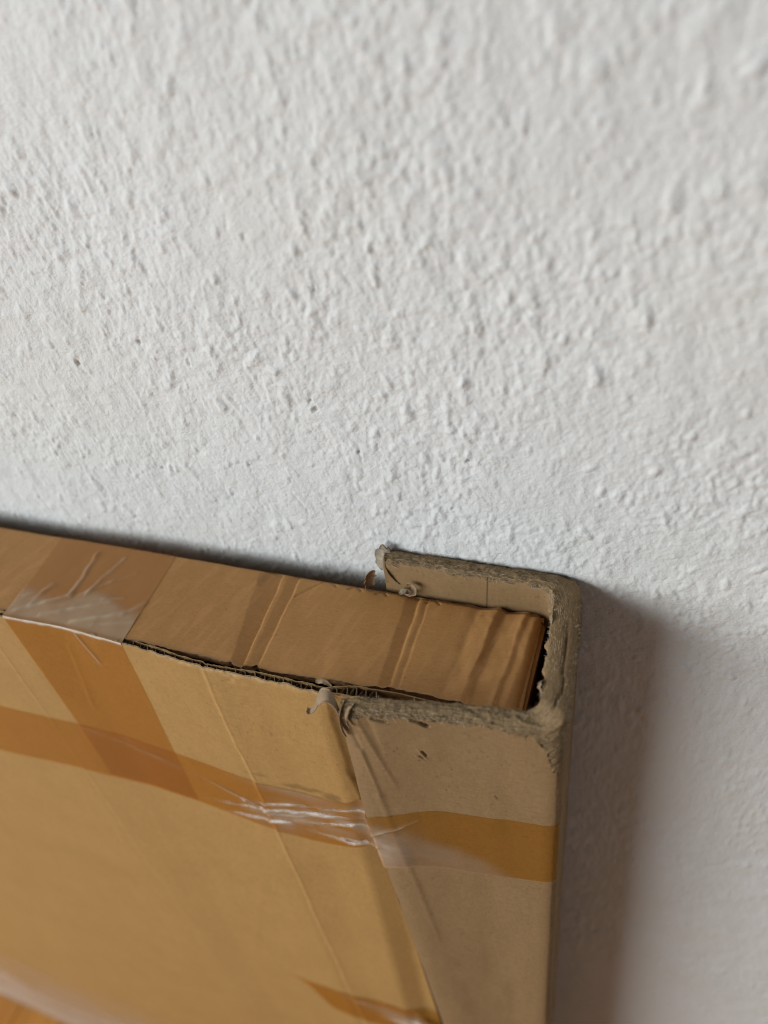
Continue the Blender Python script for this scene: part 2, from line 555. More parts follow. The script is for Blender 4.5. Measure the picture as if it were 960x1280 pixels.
def panel_y(x, z):
    """outer surface of the front panel (mm, negative = towards the room)"""
    x = np.asarray(x, float); z = np.asarray(z, float)
    y = smooth_interp(x, [(-1150, -1.0), (-330, -1.5), (-239, -1.6), (-205, -0.6), (-175, -1.7), (-150, -3.4), (-124, -5.2),
                          (-100, -4.3), (-79, -4.9), (-76.5, -5.0), (-63, 0.3), (-55, 0.4), (-30, -1.0), (0, 0.0)], 2.2)
    flat = smooth_interp(x, [(-80, -4.6), (-75, -4.5), (-55, -2.2), (0, -0.5)], 2.2)
    y = np.where(x > -84, y + (flat - y) * sstep(-16, -3, z) * sstep(-84, -78, x), y)
    y = y - 0.9 * noise(x / 110, z / 120, seed=101) * sstep(0, -60, z) * sstep(0, -60, x)
    y = y - 0.28 * noise(x / 30, z / 38, seed=102)
    # scored fold lines running down the panel
    def ridge(p, q, amp, w, step=0.0):
        nonlocal y
        d, t, side = seg_dist(x + 0.5 * noise(z / 9, 0 * z, seed=110), z, p, q)
        y = y - amp * np.exp(-(d / w) ** 2)
        y = y + step * np.tanh(side / w) * np.exp(-(d / (w * 5)) ** 2)
    ridge((-129, 5), (-114, -405), 0.55, 1.1, 0.30)
    ridge((-114, -405), (-104, -960), 0.5, 1.3, 0.3)
    ridge((-255.5, 0), (-246, -240), 0.32, 1.0, 0.12)
    ridge((-246, -240), (-240, -330), 0.2, 1.2, 0.06)
    ridge((-74.5, 5), (-72.5, -60), 0.35, 1.2, -0.3)
    ridge((-72.5, -60), (-60, -190), 0.5, 1.3, -0.4)
    ridge((-60, -190), (-52, -330), 0.7, 1.3, -0.4)
    ridge((-52, -330), (-44, -960), 0.7, 1.3, -0.4)
    ridge((-206, -12), (-214, -62), 0.14, 1.2, 0.05)
    ridge((-150, -200), (-190, -330), 0.12, 2.2, 0.0)
    ridge((-300, -870), (-1150, -868), 0.0, 3, 0.0)
    # shallow diagonal handling dents
    for (px, pz, qx, qz, am) in ((-200, -180, -160, -230, .25), (-175, -300, -130, -250, .2), (-300, -250, -240, -300, .2), (-150, -170, -120, -210, .18)):
        d, t, s = seg_dist(x, z, (px, pz), (qx, qz))
        y = y + am * np.exp(-(d / 5.0) ** 2)
    # crease near the foot of the box
    y = y + 2.2 * np.exp(-((z + 868) / 5.0) ** 2)
    # crushed edge
    y = y + 0.5 * sstep(-5, 0, z) * sstep(-170, -150, x) * (0.6 + 0.6 * noise(x / 5, 0 * x, seed=120))
    return y


def rim_z(x, seed):
    x = np.asarray(x, float)
    return 0.35 * noise(x / 3.0, 0 * x, seed=seed) + 0.25 * noise(x / 0.9, 0 * x, seed=seed + 1) + 0.4 * noise(x / 22, 0 * x, seed=seed + 2)


def build_front_panel():
    xs = axis([(XL, -340, 12), (-340, -270, 1.6), (-270, -50, 0.6), (-50, 0, 4)])
    zs = -axis([(0, 16, 0.5), (16, 150, 1.5), (150, 480, 4.5), (480, 850, 12), (850, 890, 2), (890, H, 16)])
    X, Z = np.meshgrid(xs, zs, indexing='ij')
    Y = panel_y(X, Z)
    rz = rim_z(X, 130)
    Zr = Z + rz * sstep(-5, 0, Z)
    torn = sstep(-0.45, -0.05, Z + 0.5 * noise(X / 1.6, 0 * X, seed=140) - 0.15)
    torn = np.maximum(torn, 0.8 * sstep(-1.6, -0.4, Z + 0.9 * noise(X / 2.2, Z / 2, seed=141)) * sstep(-160, -150, X))
    wear = 0.35 * sstep(-2.8, -0.3, Z + 1.3 * noise(X / 3.5, Z / 3, seed=142)) * sstep(-150, -138, X)
    d, t, s = seg_dist(X, Z, (-129, 5), (-114, -405))
    wear = np.maximum(wear, 0.28 * np.exp(-(d / 0.8) ** 2) * (0.6 + 0.5 * noise(X / 3, Z / 5, seed=144)))
    # frayed patch beside the first fold
    wear = np.maximum(wear, 0.5 * sstep(0.1, 0.7, noise(X / 2.4, Z / 2.2, seed=146)) * np.exp(-((X + 117) / 6) ** 2 - ((Z + 4) / 4) ** 2))
    stain_shade = 0.0 * X
    for (cx, cz, sx, sz, a) in ((-99, -79, 12, 2.6, 0.5), (-84, -80, 6, 3.2, 0.55), (-122, -76, 10, 1.3, 0.3)):
        r = np.hypot((X - cx) / sx, (Z - cz - 0.12 * (X - cx)) / sz) + 0.4 * noise(X / 3, Z / 2, seed=150)
        stain_shade = np.maximum(stain_shade, a * (1 - sstep(0.3, 1.1, r)))
    d3, t3, s3 = seg_dist(X, Z, (-140, -356), (-56, -337))
    stain_shade = np.maximum(stain_shade, 0.35 * np.exp(-(d3 / 1.6) ** 2))
    v, f = sheet(X, Y, Zr, (X, Y + 0.45, Zr - 0.0))
    A = lambda a: np.concatenate([a.ravel(), a.ravel()])
    pn = mesh_obj("front_panel", v, f, M_BOX, BOX, {'torn': A(torn), 'wear': A(wear), 'stain_shade': A(stain_shade)})
    # inner liner
    xs2 = axis([(XL, -340, 20), (-340, -55, 0.6), (-55, 0, 5)])
    zs2 = -np.array([0, 0.8, 2, 5, 20, 60, 200, H])
    X, Z = np.meshgrid(xs2, zs2, indexing='ij')
    th = 2.7 + 0.45 * noise(X / 8, 0 * X, seed=160) + 0.7 * sstep(-110, -80, X)
    Y2 = panel_y(X, 0 * Z - 8) + th
    Zr = Z + (rim_z(X, 170) - 0.2) * sstep(-5, 0, Z)
    v, f = sheet(X, Y2, Zr, (X, Y2 + 0.4, Zr))
    mesh_obj("inner_liner", v, f, M_BOX, pn, {'torn': np.full(len(v), 0.35), 'wear': np.zeros(len(v)), 'stain_shade': np.zeros(len(v))})
    # fluted medium seen on the cut edge
    xs3 = np.arange(-330, -52, 0.35)
    zs3 = -np.array([0.7, 1.4, 4, 40.0])
    X, Z = np.meshgrid(xs3, zs3, indexing='ij')
    ph = X / 4.3 * 2 * np.pi + 1.6 * noise(X / 14, 0 * X, seed=181)
    tt = np.clip(0.5 + 0.62 * np.sin(ph), 0.06, 0.9)
    Yo = panel_y(X, 0 * Z - 2) + 0.4
    Yi = panel_y(X, 0 * Z - 8) + 2.7 + 0.45 * noise(X / 8, 0 * X, seed=160) + 0.7 * sstep(-110, -80, X)
    Y3 = Yo + (Yi - Yo) * tt
    Zr = Z + (rim_z(X, 190) * 1.3) * sstep(-3, 0, Z)
    v, f = sheet(X, Y3, Zr, (X + 0.22, Y3 + 0.25, Zr))
    mesh_obj("fluted_medium", v, f, M_FLUTE, pn)


build_front_panel()

FLAP_FRONT = [(-1150, 1.6), (-242, 1.6), (-203, 1.3), (-152, 1.0), (-117, 0.5), (-108, 1.0), (-88, 1.7), (-60, 3.6), (-50, 5.0), (-20, 5.0), (0, 5.0)]


def flap_z(x, y):
    """height of the upper face"""
    x = np.asarray(x, float); y = np.asarray(y, float)
    s = (y - 2) / 52.0                       # 0 front, 1 back
    z = -0.5 * noise(x / 45, y / 40, seed=201) + 0.10 * noise(x / 7, y / 13, seed=203)
    z = z - 0.5 - 0.7 * np.clip(1 - s, 0, 1) * sstep(-150, -100, x)          # sags to the front
    # scores: the sheet tips down in a flat facet and snaps back up
    def facet(L, Rr, depth, back=1.1):
        wob_ = 0.35 * noise(y / 7, 0 * y, seed=209)
        L = L + wob_; Rr = Rr + wob_
        t_ = np.clip((x - L) / (Rr - L), 0, 1)
        return -depth * t_ * (1 - sstep(0, back, x - Rr))
    z = z + facet(-118.6 - 13.0 * s, -113.4 - 6.6 * s, 1.75)
    z = z + facet(-111.0 - 5.6 * s, -106.6 - 4.6 * s, 0.95, 0.8)
    d, t, sd = seg_dist(x, y, (-108, 42), (-99, 53))
    z = z - 0.5 * np.exp(-(d / 0.5) ** 2)
    # second score
    z = z + facet(-55.0 - 4.4 * s, -50.8 - 3.0 * s, 1.35, 0.9)
    z = z + facet(-48.9 - 2.6 * s, -47.0 - 2.4 * s, 0.45, 0.6)
    # crumpled end
    w = sstep(-40, -26, x)
    wob = 0.7 * noise(x * 0 + 3, y / 14, seed=211) + 0.22 * noise(x * 0 + 3, y / 3.5, seed=212)
    xx = x + 3.2 * (1 - s) - wob
    kn = [(-40, 0), (-31, 0.0), (-27.5, -0.5), (-19.5, 1.35), (-16.6, -0.7), (-14.8, -0.3), (-8.0, 1.25), (-6.2, 0.2), (-3.4, 0.8), (0, -0.4), (4, -0.6)]
    z = z + w * smooth_interp(xx, kn, 0.35)
    d, t, sd = seg_dist(x, y, (-17, 40), (-22, 14))
    z = z - 0.6 * np.exp(-((d - 1.2 - 1.0 * noise(t * 3, 0 * t, seed=215)) / 0.6) ** 2) * np.exp(-((y - 27) / 11) ** 2)
    z = z + w * 0.35 * fbm(x / 5, y / 9, seed=218, octaves=2)
    # rounds over at the right end and along the back
    z = z - 4.5 * sstep(-4.5, 0.4, x) ** 2
    z = z - 2.2 * sstep(51.5, 55.4, y) ** 2
    # tiny zigzag dents along the back edge
    for k, cx in enumerate((-92, -86, -80, -73, -68, -50, -44)):
        d, t, sd = seg_dist(x, y, (cx, 51.5), (cx + 3.2 * (1 if k % 2 else -1), 54.0))
        z = z - 0.55 * np.exp(-(d / 0.45) ** 2)
    return z


def build_top_flap():
    xs = axis([(XL, -340, 12), (-340, -270, 1.6), (-270, 0.4, 0.5)])
    ss = np.concatenate([np.linspace(0, 0.04, 5)[:-1], np.linspace(0.04, 0.9, 74)[:-1], np.linspace(0.9, 1.0, 16)])
    X, S = np.meshgrid(xs, ss, indexing='ij')
    yf = interp(X, FLAP_FRONT) + 0.45 * noise(X / 9, 0 * X, seed=221) + 0.2 * noise(X / 1.4, 0 * X, seed=222)
    # nicks where the scores meet the cut edge
    for cx, a in ((-118.5, 1.2), (-107.5, 1.4), (-51.5, 1.0)):
        yf = yf + a * np.exp(-((X - cx) / 1.0) ** 2)
    yb = 55.0 + 1.2 * sstep(-100, -20, X) + 0.25 * noise(X / 4, 0 * X, seed=223) + 0.5 * noise(X / 1.5, 0 * X, seed=224) * sstep(-100, -88, X) * 0.4
    Y = yf + (yb - yf) * S
    Z = flap_z(X, Y)
    torn = 0.7 * sstep(0.965, 0.995, S + 0.02 * noise(X / 1.5, 0 * X, seed=226)) * sstep(-110, -95, X)
    torn = np.maximum(torn, 0.6 * sstep(0.022, 0.0, S))
    # darker patch at the back of the first score
    r = np.hypot((X + 128.5) / 3.2, (Y - 50) / 9) + 0.5 * noise(X / 2, Y / 3, seed=230)
    stain_shade = 0.28 * (1 - sstep(0.3, 1.1, r))
    wear = 0.18 * sstep(0.15, 0.8, noise((X - 0.18 * Y) / 2.2, Y / 12, seed=228))
    wear = wear + 0.3 * sstep(-30, -22, X) * sstep(0.1, 0.7, noise(X / 3, Y / 10, seed=229))
    v, f = sheet(X, Y, Z, (X, Y, Z - 2.8))
    A = lambda a: np.concatenate([a.ravel(), a.ravel()])
    return mesh_obj("top_flap", v, f, M_FLAP, BOX, {'torn': A(torn), 'wear': A(wear), 'stain_shade': A(stain_shade)})


flap = build_top_flap()


def plain_sheet(name, xs, ys, zs, mat, parent, thick_axis, t):
    """a flat panel, lightly uneven; one of xs, ys, zs is a single value"""
    if len(ys) == 1:
        A_, B_ = np.meshgrid(xs, zs, indexing='ij'); P = (A_, ys[0] + 0.5 * noise(A_ / 60, B_ / 80, seed=300), B_)
    elif len(xs) == 1:
        A_, B_ = np.meshgrid(ys, zs, indexing='ij'); P = (xs[0] + 0.5 * noise(A_ / 30, B_ / 60, seed=301), A_, B_)
    else:
        A_, B_ = np.meshgrid(xs, ys, indexing='ij'); P = (A_, B_, zs[0] + 0 * A_)
    Q = list(P); Q[thick_axis] = Q[thick_axis] + t
    v, f = sheet(*P, tuple(Q))
    z0 = np.zeros(len(v))
    return mesh_obj(name, v, f, mat, parent, {'torn': z0, 'wear': z0, 'stain_shade': z0})


plain_sheet("back_panel", np.linspace(XL, -0.5, 60), [52.4], -np.concatenate([[2.6], np.linspace(20, H, 30)]), M_BOX, BOX, 1, 2.5)
plain_sheet("side_panel", [-3.4], np.linspace(4.5, 52, 16), -np.concatenate([[3.0], np.linspace(8, H, 40)]), M_FLAP, BOX, 0, 3.0)
plain_sheet("side_panel", [XL + 0.5], np.linspace(4.5, 52, 8), -np.linspace(4, H, 20), M_BOX, BOX, 0, 3.0)
plain_sheet("bottom_panel", np.linspace(XL + 1, -1, 30), np.linspace(3, 52, 6), [-H + 0.2], M_BOX, BOX, 2, 3.0)


# ------------------------------------------------------------------ CORNER PROTECTOR: folded grey board pushed over the box end
CAP = empty("corner_protector", (0, 0, 0.004), LEAN)
tag(CAP, "grey brown cardboard edge sleeve with torn fuzzy rim, pushed over the right box end", "edge protector")


def chaikin(p, n=3):
    p = np.asarray(p, float)
    for _ in range(n):
        q = 0.75 * p[:-1] + 0.25 * p[1:]; r = 0.25 * p[:-1] + 0.75 * p[1:]
        m = np.empty((len(q) * 2, p.shape[1])); m[0::2] = q; m[1::2] = r
        p = np.vstack([p[:1], m, p[-1:]])
    return p


PATH = chaikin([(-70, 57.2, -70, 64.4), (-45, 57.0, -45, 64.4), (-20, 57.0, -20, 64.4), (-4, 57.2, 0, 64.4), (1.6, 56.2, 9.2, 64.2),
                (3.2, 53.5, 13.0, 61.2), (4.0, 47, 14.0, 52), (4.8, 38, 14.6, 40), (6.0, 26, 15.4, 26), (7.0, 14, 16.0, 13),
                (7.4, 6.0, 16.4, 3.5), (7.2, 2.2, 16.3, -2.2), (5.4, 0.9, 13.0, -4.5), (0, 0.4, 4, -4.8), (-16, -1.6, -16, -6.4),
                (-34, -4.4, -34, -9.3), (-52, -8.0, -52, -12.9), (-63, -10.2, -63, -13.6)], 3)
inner, outer = PATH[:, :2], PATH[:, 2:]
seg = np.hypot(*np.diff((inner + outer) / 2, axis=0).T); cum = np.concatenate([[0], np.cumsum(seg)])
LP = cum[-1]
NU = int(LP / 0.31)
ua = np.linspace(0, LP, NU)
IX = np.interp(ua, cum, inner[:, 0]); IY = np.interp(ua, cum, inner[:, 1])
NX = np.interp(ua, cum, outer[:, 0]) - IX; NY = np.interp(ua, cum, outer[:, 1]) - IY
TH = np.hypot(NX, NY); NX, NY = NX / TH, NY / TH
u_side0 = ua[np.argmin(np.hypot(IX - 2.2, IY - 55.4))]
u_side1 = ua[np.argmin(np.hypot(IX - 6.6, IY - 1.6))]
front_w = sstep(u_side1 - 3, u_side1 + 5, ua)
back_w = 1 - sstep(u_side0 - 8, u_side0 + 4, ua)
side_w = np.clip(1 - front_w - back_w, 0, 1)
ZT = 15.6 * back_w + 14.2 * side_w + 9.6 * front_w - 1.5 * sstep(LP - 8, LP, ua)


def front_shrink(z):
    """left edge of the front face creeps to the right further down"""
    return interp(z, [(-970, -30), (-303, -45.5), (-183, -53), (-66, -62.3), (0, -63), (30, -63)]) / -63.0


def outer_xy(uu, z):
    """outer surface of the protector at path position uu and height z"""
    x = np.interp(uu, ua, IX + NX * TH); y = np.interp(uu, ua, IY + NY * TH)
    fw = np.interp(uu, ua, front_w)
    k_ = front_shrink(z)
    x2 = np.where((x < 0) & (fw > 0.5), x * k_, x)
    return x2, y


def cap_face_relief(x, z):
    """folds and slits on the front face, mm outward"""
    h = 0.55 * noise(x / 34, z / 60, seed=401) + 0.22 * noise(x / 11, z / 16, seed=402)
    def rd(p, q, a, w, st=0):
        nonlocal h
        d, t, s = seg_dist(x, z, p, q)
        h = h + a * np.exp(-(d / w) ** 2) * (1 - 0.5 * t) + st * np.tanh(s / w) * np.exp(-(d / (w * 4)) ** 2) * (1 - 0.7 * t)
    rd((-57, 4), (-47, -40), 0.35, 1.0, 0.25)
    rd((-53, 4), (-50, -18), -0.35, 1.3)
    rd((-61, 4), (-57.5, -17), -0.6, 0.9)
    rd((-57.5, -17), (-54, -48), 0.5, 1.0, 0.3)
    rd((-54, -48), (-46, -180), 0.35, 1.6, 0.2)
    for (p, q, a, w) in (((-51, 2.6), (-46, 1.2), -2.0, 0.42), ((-36.5, 3.0), (-31.5, 0.6), -2.6, 0.5), ((-33.0, 1.6), (-31.2, 0.2), -1.6, 0.7),
                         ((-34.4, -16), (-33.0, -18.6), -1.0, 0.35), ((-35.6, -19.0), (-34.4, -20.2), -0.6, 0.3)):
        d, t, s = seg_dist(x, z, p, q)
        h = h + a * np.exp(-(d / w) ** 2)
        h = h + 0.5 * np.exp(-((s - 0.9) / 0.5) ** 2) * np.exp(-(d / 1.6) ** 2)
    return h


def build_cap():
    rows = []   # (side, dz or crown param)
    zi = np.concatenate([[-960, -600, -350, -200, -120, -70, -45], np.arange(-30, -12, 3), np.arange(-12, -0.01, 0.33)])     # below the crown, inner
    zo = np.concatenate([np.arange(0, -42, -0.33), np.arange(-42, -120, -1.2), np.arange(-120, -460, -5.0), np.arange(-460, -970, -30), [-970]])
    zo[0] = 0
    nc = 22
    V = []; T = []; Wr = []; St = []
    U = ua[:, None]
    th = TH[:, None]; zt = ZT[:, None]
    edge_noise = 1.0 * noise(ua / 6, 0 * ua, seed=421)[:, None] + 0.7 * noise(ua / 1.7, 0 * ua, seed=422)[:, None]
    drop = (0.8 * back_w + 1.0 * side_w + 3.4 * front_w)[:, None]
    nxv, nyv = NX[:, None], NY[:, None]
    bx, by = IX[:, None], IY[:, None]
    blocks = []
    # inner face
    dz = zi[None, :]
    r = 1.8
    z = (zt - r) + dz + 0 * U
    out = 0 * z
    tn_in = sstep(-1.5, 0.2, dz + 1.6 * edge_noise * 0.8 - 0.2)
    blocks.append((out, z, tn_in, 1 - tn_in, np.zeros_like(z)))
    # crown
    c = np.linspace(0, 1, nc)[None, 1:-1]
    ang = c * np.pi
    co = (1 - np.cos(ang)) / 2
    out = th * co + 0 * U
    z = zt - r + r * np.sin(ang) ** 0.7 - drop * co + 0 * U
    blocks.append((out, z, (1 - 0.45 * side_w[:, None]) + 0 * z, np.zeros_like(z), np.ones_like(z) * 0.5))
    # outer face
    dz = zo[None, :]
    z = np.maximum((zt - r - drop) + dz + 0 * U, -H)
    z[:, -1] = -H
    out = th + 0 * z
    lim = -1.0 + 1.1 * edge_noise
    corner = np.exp(-((ua - (u_side1 + 2)) / 6.0) ** 2)[:, None]
    sidew = side_w[:, None]
    du = U - u_side1
    lim = lim - 6 * sstep(9, 3.5, du) - 17 * sstep(4.0, 1.6, du) - 1100 * sstep(0.6, -0.4, du + 0.3 * noise(z / 5, 0 * z, seed=431)) * (1 - back_w[:, None])
    tn = sstep(-0.5, 0.5, dz - lim + 0.5 * noise(U / 1.1, z / 1.3, seed=432)) * (0.45 + 0.55 * sstep(-34, -9, z + 4 * noise(U / 3, z / 6, seed=433)))
    blocks.append((out, z, tn, 1 - tn, np.ones_like(z)))
    O = np.concatenate([b[0] for b in blocks], 1); Z = np.concatenate([b[1] for b in blocks], 1)
    TN = np.concatenate([b[2] for b in blocks], 1); face = np.concatenate([b[4] for b in blocks], 1)
    inn = np.concatenate([np.ones_like(blocks[0][0]), 0 * blocks[1][0], 0 * blocks[2][0]], 1)
    crn = np.concatenate([0 * blocks[0][0], 1 + 0 * blocks[1][0], 0 * blocks[2][0]], 1)
    X = bx + nxv * O; Y = by + nyv * O
    UU = U + 0 * O
    # displacement
    rough = (1 - 0.72 * side_w[:, None])
    acr = np.cumsum(np.ones_like(O), 1) * 0.33
    fine = (0.55 * noise(UU / 5.0, acr / 0.62, seed=440) + 0.35 * noise(UU / 1.5, acr / 0.9, seed=441) + 0.42 * np.abs(noise(UU / 0.8, acr / 0.6, seed=442)) + 0.5 * noise(UU / 5, acr / 1.5, seed=443)
            + 0.5 * np.abs(noise((UU + acr * 2) / 3.2, acr / 0.8, seed=445)) - 0.9 * np.maximum(noise(UU / 2.6, acr / 0.9, seed=446) - 0.3, 0))
    liner = 0.42 * (1 - TN)
    dn = TN * rough * fine * 0.62 * (1 - 0.8 * sstep(-14, -30, Z)) + liner
    dn = dn + 0.28 * noise(X / 14, Z / 40, Y / 14, seed=447) * (1 - crn)
    relief = cap_face_relief(X, Z) * (front_w[:, None] > 0.6) * face * sstep(5, -6, X)
    dn = dn + np.where(face > 0.9, relief, 0)
    # crack running along the side wall
    crack_c = 0.62 + 0.1 * noise(UU / 9, 0 * UU, seed=449)
    fr = (O / np.maximum(th, 1))
    g = np.exp(-(((fr - crack_c) * th) / 0.32) ** 2) * crn * sstep(u_side0 + 18, u_side0 + 22, UU) * (1 - sstep(u_side1 - 4, u_side1 + 1, UU))
    # direction of displacement: inner face inward, crown up, outer outward
    ang_all = np.concatenate([np.full_like(blocks[0][0], np.pi), np.pi - ang + 0 * U, np.zeros_like(blocks[2][0])], 1)
    dx_, dzv = np.cos(ang_all), np.sin(ang_all)
    X = X + nxv * dx_ * dn; Y = Y + nyv * dx_ * dn; Z2 = Z + dzv * dn - 1.5 * g
    # ragged liner lip standing off the inner face of the side wall
    lip = inn * sstep(-2.6, 0.2, Z - (zt - r)) * (0.25 + 0.9 * sidew) * np.maximum(noise(UU / 3.1, 0 * UU, seed=451) + 0.35, 0)
    X = X - nxv * lip * 1.1; Y = Y - nyv * lip * 1.1
    # left end of the front flap moves with height
    k_ = front_shrink(Z2)
    X = np.where((X < 0) & (front_w[:, None] > 0.5), X * k_, X)
    wear = 0.25 * np.clip(lip * 2, 0, 1) + 0.22 * inn * sstep(-3.5, 0.0, Z - (zt - r) + 1.2 * edge_noise) * (1 - TN) \
        + 0.20 * (face > 0.9) * (front_w[:, None] > 0.6) * sstep(-57, -63, X / np.maximum(k_, .1))
    slit = np.exp(-((X + 24.3 - 0.05 * (Z - 10)) / 0.28) ** 2) * inn * (back_w[:, None] > 0.6) * (Z > -6)
    stain_shade = np.maximum(0.35 * g, 0.95 * slit)  # shade inside the crack and the back flap slit, painted dark
    for (cx, cz, s_) in ((-36, -22, .5), (-45, -17, .45), (-24, -26, .4), (-30, -32, .45), (-10, -14, .35), (-50, -30, .4), (-27, -41, .4)):
        q = np.hypot((X - cx) / s_, (Z - cz) / s_)
        stain_shade = np.maximum(stain_shade, 0.6 * (1 - sstep(0.5, 1.5, q)) * (face > 0.9) * (front_w[:, None] > 0.6))
    for (p_, q_, w_) in (((-51, 2.6), (-46, 1.2), 0.4), ((-36.5, 3.0), (-31.5, 0.6), 0.5), ((-33.2, 1.4), (-31.4, 0.3), 0.8), ((-34.4, -16), (-33.0, -18.6), 0.3), ((-8, -40), (-7, -42), .35)):
        d_, t_, s_ = seg_dist(X, Z, p_, q_)
        stain_shade = np.maximum(stain_shade, 0.9 * np.exp(-(d_ / w_) ** 2) * (face > 0.9) * (front_w[:, None] > 0.6))  # shade in the front slits painted into the colour
    n_u, n_v = X.shape
    v, f = sheet(X, Y, Z2)
    # close both ends: bridge inner and outer halves of the end columns
    ends = []
    mid = len(zi) + (nc - 2) // 2
    for ui in (0, n_u - 1):
        L = np.arange(0, mid); Rr = np.arange(n_v - 1, mid, -1)
        zl = Z2[ui, L]; zr = Z2[ui, Rr]
        pair = np.array([np.argmin(np.abs(zr - a)) for a in zl])
        for a in range(len(L) - 1):
            ends.append((ui * n_v + L[a], ui * n_v + L[a + 1], ui * n_v + Rr[pair[a + 1]], ui * n_v + Rr[pair[a]]))
    e = np.array([q for q in ends if len(set(q)) == 4])
    f = np.concatenate([f, e])
    o = mesh_obj("folded_board", v, f, M_CAP, CAP, {'su': (UU * 0.22).ravel(), 'sv': (acr * 2.1).ravel(), 'torn': TN.ravel(), 'wear': np.clip(wear, 0, 1).ravel(), 'stain_shade': np.clip(stain_shade, 0, 1).ravel()})
    return o, X, Y, Z2, TN, crn, nxv, nyv, dx_, dzv


cap_o, CX, CY, CZ, CT, CC, cnx, cny, cdx, cdz = build_cap()


def build_fibres():
    """loose paper fibres along the torn rim"""
    V = []; F = []
    ok = np.argwhere((CT > 0.8) & (CZ > -6))
    edge = np.argwhere((CT > 0.3) & (CT < 0.9) & (CZ > -4))
    pick = np.concatenate([ok[RNG.choice(len(ok), 4200)], edge[RNG.choice(len(edge), 1500)]])
    for (i, j) in pick:
        p = np.array([CX[i, j], CY[i, j], CZ[i, j]])
        nrm = np.array([cnx[i, 0] * cdx[0 if cdx.shape[0] == 1 else i, j], cny[i, 0] * cdx[0 if cdx.shape[0] == 1 else i, j], cdz[0 if cdz.shape[0] == 1 else i, j]])
        tan = np.array([cny[i, 0], -cnx[i, 0], 0.0])
        d = tan * RNG.normal(0, 1.0) + nrm * abs(RNG.normal(0.25, 0.22)) + np.array([0, 0, RNG.normal(-0.15, 0.35)])
        d /= np.linalg.norm(d)
        L = RNG.uniform(0.6, 2.2); w = RNG.uniform(0.05, 0.13)
        side = np.cross(d, nrm + 0.01); side /= np.linalg.norm(side) + 1e-9
        curl = nrm * RNG.uniform(-0.35, 0.35) + tan * RNG.normal(0, 0.3)
        b = len(V)
        for k_ in range(4):
            t = k_ / 3
            q = p + nrm * 0.06 + d * L * t + curl * L * t * t * 0.8
            ww = w * (1 - 0.75 * t)
            V.append(q - side * ww); V.append(q + side * ww)
        for k_ in range(3):
            F.append((b + 2 * k_, b + 2 * k_ + 1, b + 2 * k_ + 3, b + 2 * k_ + 2))
    o = mesh_obj("torn_fibre", np.array(V), np.array(F), M_FIB, CAP)
    o["kind"] = "stuff"


build_fibres()


def ribbon(name, pts, widths, mat, parent, seed, normal=(0, 0, 1), thick=0.25, ragged=0.25, twist=0.0, torn=0.2, across=None):
    """curled strip of torn paper along a path"""
    P = chaikin(pts, 3); n = len(P)
    t = np.linspace(0, 1, n)
    w = np.interp(t, np.linspace(0, 1, len(widths)), widths)
    T = np.gradient(P, axis=0); T /= np.linalg.norm(T, axis=1)[:, None]
    N0 = np.array(normal, float)
    m = 7
    X = np.zeros((n, m, 3)); Bk = np.zeros((n, m, 3))
    for i in range(n):
        nn = N0 + twist * t[i] * np.cross(T[i], N0)
        s = np.cross(T[i], nn) if across is None else np.array(across, float) - T[i] * np.dot(across, T[i])
        s /= np.linalg.norm(s) + 1e-9
        fn = np.cross(s, T[i])
        wl = w[i] * (1 + ragged * float(noise(np.array([t[i] * 9]), np.array([seed * 1.3]), seed=seed)[0]))
        wr = w[i] * (1 + ragged * float(noise(np.array([t[i] * 11]), np.array([seed * 2.1]), seed=seed + 1)[0]))
        for j in range(m):
            a = -1 + 2 * j / (m - 1)
            q = P[i] + s * a * (wl if a < 0 else wr) + fn * (0.25 * w[i] * a * a + 0.12 * float(noise(np.array([t[i] * 8]), np.array([a * 2.0 + seed]), seed=seed + 2)[0]))
            X[i, j] = q; Bk[i, j] = q - fn * thick
    v, f = sheet(X[..., 0], X[..., 1], X[..., 2], (Bk[..., 0], Bk[..., 1], Bk[..., 2]))
    edge = np.abs(np.linspace(-1, 1, m))[None, :] + 0 * X[..., 0]
    tn = torn + 0.0 * edge
    wr_ = 0.45 * sstep(0.6, 1.0, edge)
    A = lambda a: np.concatenate([a.ravel(), a.ravel()])
    return mesh_obj(name, v, f, mat, parent, {'torn': A(tn), 'wear': A(wr_), 'stain_shade': np.zeros(len(v))})


# looped shred hanging off the upper left corner of the front face
ribbon("torn_shred", [(-63.5, -12.0, -5.0), (-64.0, -12.2, 1.0), (-64.8, -11.6, 6.5), (-67.5, -11.0, 9.2), (-70.8, -10.6, 8.2), (-73.2, -10.6, 4.0), (-75.0, -11.0, -0.5), (-77.2, -11.4, -3.2), (-78.4, -11.6, -2.2)],
       [0.6, 1.2, 1.7, 2.1, 2.4, 2.2, 1.5, 1.2, 1.0], M_SHRED, CAP, 501, across=(0.35, -0.9, -0.2), ragged=0.35, thick=0.35)
ribbon("torn_shred", [(-61.6, -11.0, 8.0), (-62.8, -13.6, 5.0), (-63.0, -15.0, 0.5), (-62.2, -15.6, -5.0), (-61.6, -15.4, -8.0)],
       [0.9, 1.3, 1.6, 1.2, 0.4], M_SHRED, CAP, 507, normal=(-0.9, -0.4, 0.0), ragged=0.5)
ribbon("torn_shred", [(-57.5, -11.6, 8.2), (-58.8, -13.6, 7.2), (-60.2, -15.2, 3.2), (-59.2, -15.6, -1.5)],
       [0.9, 1.2, 1.3, 0.3], M_SHRED, CAP, 511, normal=(-0.8, -0.5, 0.1), ragged=0.5)
ribbon("torn_shred", [(-71.5, -4.6, -0.5), (-71.0, -5.6, 2.4), (-70.6, -6.4, 4.6), (-70.2, -7.0, 6.0)],
       [2.6, 2.2, 1.3, 0.3], M_FLAP, CAP, 517, normal=(0.2, -1.0, 0.2), ragged=0.3)
